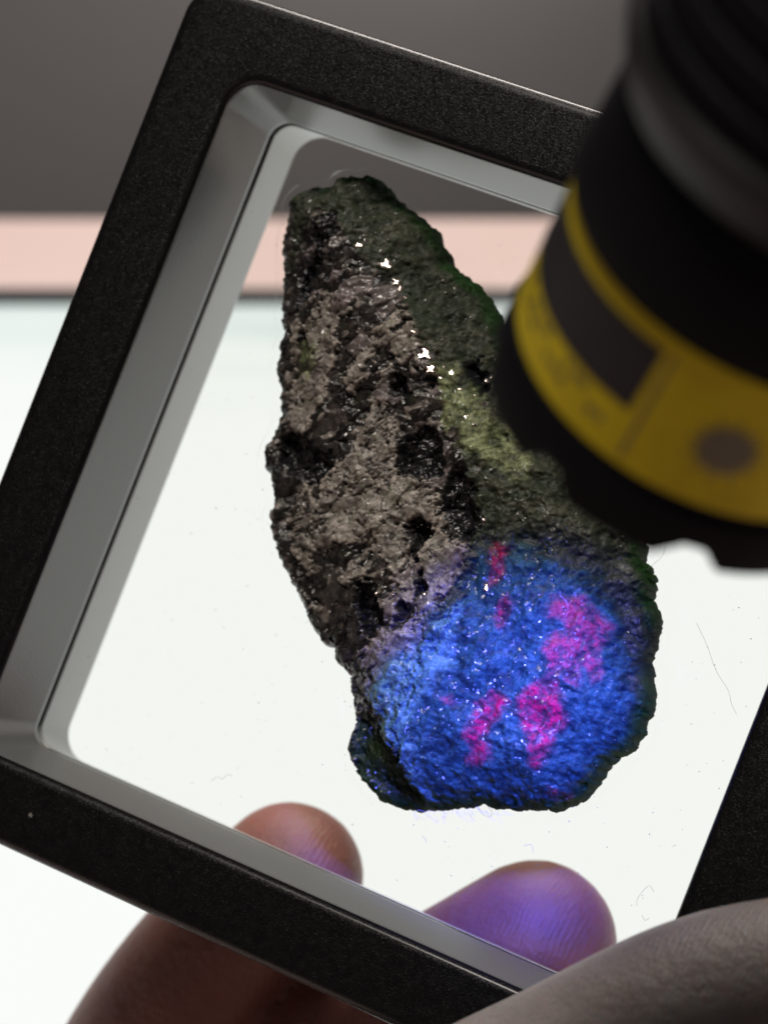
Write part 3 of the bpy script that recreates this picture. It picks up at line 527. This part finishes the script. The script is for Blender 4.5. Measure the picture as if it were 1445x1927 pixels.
def teeth_bezel():
    """knurled strike bezel: its front edge has notches"""
    n = 288; prof = []; verts = []; faces = []
    def zf(i):
        a = (i / n * 360 - 86 - 6) % 45.0
        return 5.2 if a < 26 else (5.2 - 1.7 * min(1, (a - 26) / 6) if a < 34 else (5.2 - 1.7 * (1 - (a - 38) / 7) if a > 38 else 3.5))
    rings = [(RH - .1, None, .45), (RH + .15, None, .7), (RH + .35, None, 1.2), (RH + .35, -1, 0), (RH + .1, -1, .25), (RH - 2.4, -1, .25), (RH - 2.6, None, .45)]
    for r, mode, z in rings:
        for i in range(n):
            a = 2 * math.pi * i / n; zz = z if mode is None else zf(i) - .25 + z
            verts.append((r * math.cos(a) * MM, r * math.sin(a) * MM, zz * MM))
    m = len(rings)
    for j in range(m):
        for i in range(n): faces.append((j * n + i, j * n + (i + 1) % n, ((j + 1) % m) * n + (i + 1) % n, ((j + 1) % m) * n + i))
    me = mesh_from('bezel', verts, faces); bm = bmesh.new(); bm.from_mesh(me); bmesh.ops.recalc_face_normals(bm, faces=bm.faces); bm.to_mesh(me); bm.free()
    o = link('bezel', me, [m_black], torch); o.matrix_world = TM; md = o.modifiers.new('es', 'EDGE_SPLIT'); md.split_angle = R(35); return o
teeth_bezel()
lathe('collar', [(7, -20.3), (14.3, -20.4), (14.7, -20.9), (16.1, -24.6), (16.1, -25.1), (15.6, -25.6), (7, -25.7)], m_simple('worn grey collar', (.006, .006, .006), .42, .14).m)
prof = [(6, -25.5)]
for k in range(7): prof += [(15.4, -25.8 - k * 3.2), (15.4, -27.7 - k * 3.2), (15.0, -28.0 - k * 3.2), (15.0, -28.5 - k * 3.2)]
prof += [(12.5, -49), (11.5, -52), (11.5, -84), (10.8, -85), (1, -85)]
lathe('tube', prof, m_black)
st = lathe('sticker', [(RH + .04, -11.2), (RH + .12, -11.15), (RH + .12, -.15), (RH + .04, -.1)], m_yel.m)
# print on the sticker
def patch(name, mat, pts, r, parent=st):
    """flat print: polygon in (angle deg, z mm) laid on the drum"""
    bm = bmesh.new(); vs = [bm.verts.new((a, z, 0)) for a, z in pts]; bm.faces.new(vs)
    lo = min(a for a, z in pts); hi = max(a for a, z in pts); k = max(1, int((hi - lo) / 3))
    for i in range(1, k):
        c = lo + (hi - lo) * i / k; bmesh.ops.bisect_plane(bm, geom=bm.verts[:] + bm.edges[:] + bm.faces[:], plane_co=(c, 0, 0), plane_no=(1, 0, 0))
    for v in bm.verts: a, z = v.co.x, v.co.y; v.co = Vector((r * math.cos(R(a)), r * math.sin(R(a)), z)) * MM
    bmesh.ops.recalc_face_normals(bm, faces=bm.faces)
    me = bpy.data.meshes.new(name); bm.to_mesh(me); bm.free(); o = link(name, me, [mat], parent); o.matrix_world = TM; return o
SG = 1 if (TM.to_3x3() @ Vector((0, 1, 0))).dot(Vector((0, 0, CAM_H)) - TM.translation) > 0 else -1     # which way round faces the viewer
A = lambda a: a * SG
patch('printed_panel', m_ink, [(A(-40), -9.9), (A(66), -9.9), (A(65), -4.4), (A(-40), -4.4)], RH + .16)
patch('printed_border', m_ink2, [(A(68.5), -10), (A(69.6), -10), (A(69.0), -.9), (A(67.9), -.9)], RH + .16)
random.seed(3)
for a0 in range(6, 64, 4):
    for row in (-3.6, -2.3):
        if random.random() < .8:
            wd = random.uniform(1.2, 3.0); z = row + random.uniform(-.1, .1)
            patch('printed_mark', m_ink2, [(A(a0), z - .32), (A(a0 + wd), z - .32), (A(a0 + wd), z + .32), (A(a0), z + .32)], RH + .165)
pts = []
for i in range(48):
    a = 2 * math.pi * i / 48; rr_ = 1.6 if i % 2 else (3.0 if i % 4 == 0 else 2.2); pts.append((A(92 + math.degrees(rr_ * math.cos(a) / RH)), -5.2 + rr_ * math.sin(a)))
patch('printed_sunburst', m_ink2, pts, RH + .165)
# lens and lamp
m_lens = Mat('torch glass').base((1, 1, 1), .02); m_lens.p.inputs['Transmission Weight'].default_value = 1.0
lathe('lens', [(0.01, 1.0), (11.6, 1.0), (11.6, 1.8), (.01, 1.8)], m_lens.m)
m_ref = Mat('violet lit reflector').base((.5, .45, .8), .2, metal=1)
lathe('reflector', [(11.6, .95), (10, .8), (6, .6), (.5, .45)], m_ref.m)
BL = CW @ (Vector(BEAM) * MM); spot_o.location = TM @ Vector((0, 0, .0058)); spot_o.rotation_euler = (BL - spot_o.location).to_track_quat('-Z', 'Y').to_euler()
spill_o.location = spot_o.location; BL2 = CW @ (Vector(BEAM2) * MM); spill_o.rotation_euler = (BL2 - spot_o.location).to_track_quat('-Z', 'Y').to_euler()

# ================================================================== HAND
bm = bmesh.new()
def capsule_chain(bm, J, seg=20):
    P = [Vector((a, b, c)) * MM for a, b, c, r in J]; rad = [r * MM for *_, r in J]
    PR = spline([Vector((*p, r)) for p, r in zip(P, rad)], 8)
    pts = [Vector(q[:3]) for q in PR]; rs = [q[3] for q in PR]
    t0 = (pts[1] - pts[0]).normalized(); pre = [(pts[0] - t0 * rs[0] * math.cos(a), rs[0] * math.sin(a)) for a in [R(v) for v in (6, 20, 35, 50, 65, 80)]]
    seq = pre + list(zip(pts, rs)); te = (pts[-1] - pts[-2]).normalized(); seq += [(pts[-1] + te * rs[-1] * math.sin(a), rs[-1] * math.cos(a)) for a in [R(v) for v in (20, 40, 60, 80)]]
    up = Vector((0, 0, 1)); rings = []
    for i, (p, r) in enumerate(seq):
        a_, b_ = seq[max(i - 1, 0)][0], seq[min(i + 1, len(seq) - 1)][0]; t = (b_ - a_).normalized(); x = t.cross(up).normalized(); y = t.cross(x)
        rings.append([bm.verts.new(p + (x * math.cos(2 * math.pi * k / seg) + y * .92 * math.sin(2 * math.pi * k / seg)) * r) for k in range(seg)])
    for p, q in zip(rings, rings[1:]):
        for k in range(seg): bm.faces.new((p[k], p[(k + 1) % seg], q[(k + 1) % seg], q[k]))
    bm.faces.new(rings[0][::-1]); bm.faces.new(rings[-1])
for J in HAND: capsule_chain(bm, J)
bmesh.ops.recalc_face_normals(bm, faces=bm.faces)
me = bpy.data.meshes.new('hand'); bm.to_mesh(me); bm.free()
m_skin = Mat('skin'); m_skin.base((.32, .18, .145), .42, .5)
m_skin.p.inputs['Subsurface Weight'].default_value = .6; m_skin.p.inputs['Subsurface Radius'].default_value = (1, .22, .12); m_skin.p.inputs['Subsurface Scale'].default_value = .0030
nz = m_skin.noise(130, 4); rp = m_skin.ramp(nz.outputs[0], [(.3, (.25, .105, .085)), (.7, (.34, .155, .12))]); rp2 = m_skin.ramp(nz.outputs[0], [(.3, (.24, .21, .20)), (.7, (.31, .275, .262))])
szz = m_skin.n('ShaderNodeSeparateXYZ'); m_skin.l(m_skin.coord(), szz.inputs[0]); mr = m_skin.n('ShaderNodeMapRange'); m_skin.l(szz.outputs[2], mr.inputs['Value']); mr.inputs['From Min'].default_value = -.002; mr.inputs['From Max'].default_value = .014
mxs = m_skin.n('ShaderNodeMix', _data_type='RGBA'); m_skin.l(mr.outputs[0], mxs.inputs[0]); m_skin.l(rp.outputs[0], mxs.inputs[6]); m_skin.l(rp2.outputs[0], mxs.inputs[7]); m_skin.l(mxs.outputs[2], m_skin.p.inputs['Base Color'])   # backlit red of the fingers and greyer light on the thumb painted in
wv = m_skin.n('ShaderNodeTexWave', Scale=560, Distortion=4, Detail=1.0); wv.inputs['Detail Scale'].default_value = .6; m_skin.l(m_skin.coord(), wv.inputs['Vector'])
nzc = m_skin.noise(1100, 5, .7)
b1 = m_skin.bump(wv.outputs['Fac'], .22, .00014); b2 = m_skin.bump(nzc.outputs[0], .8, .00026, b1.outputs[0]); m_skin.l(b2.outputs[0], m_skin.p.inputs['Normal'])
hand = link('hand', me, [m_skin.m], None, POSE)
md = hand.modifiers.new('rm', 'REMESH'); md.mode = 'VOXEL'; md.voxel_size = .0009; md.use_smooth_shade = True
md = hand.modifiers.new('sm', 'SMOOTH'); md.factor = .6; md.iterations = 10
tag(hand, 'bare hand gripping the frame, two fingertips behind the film and thumb in front', 'hand')
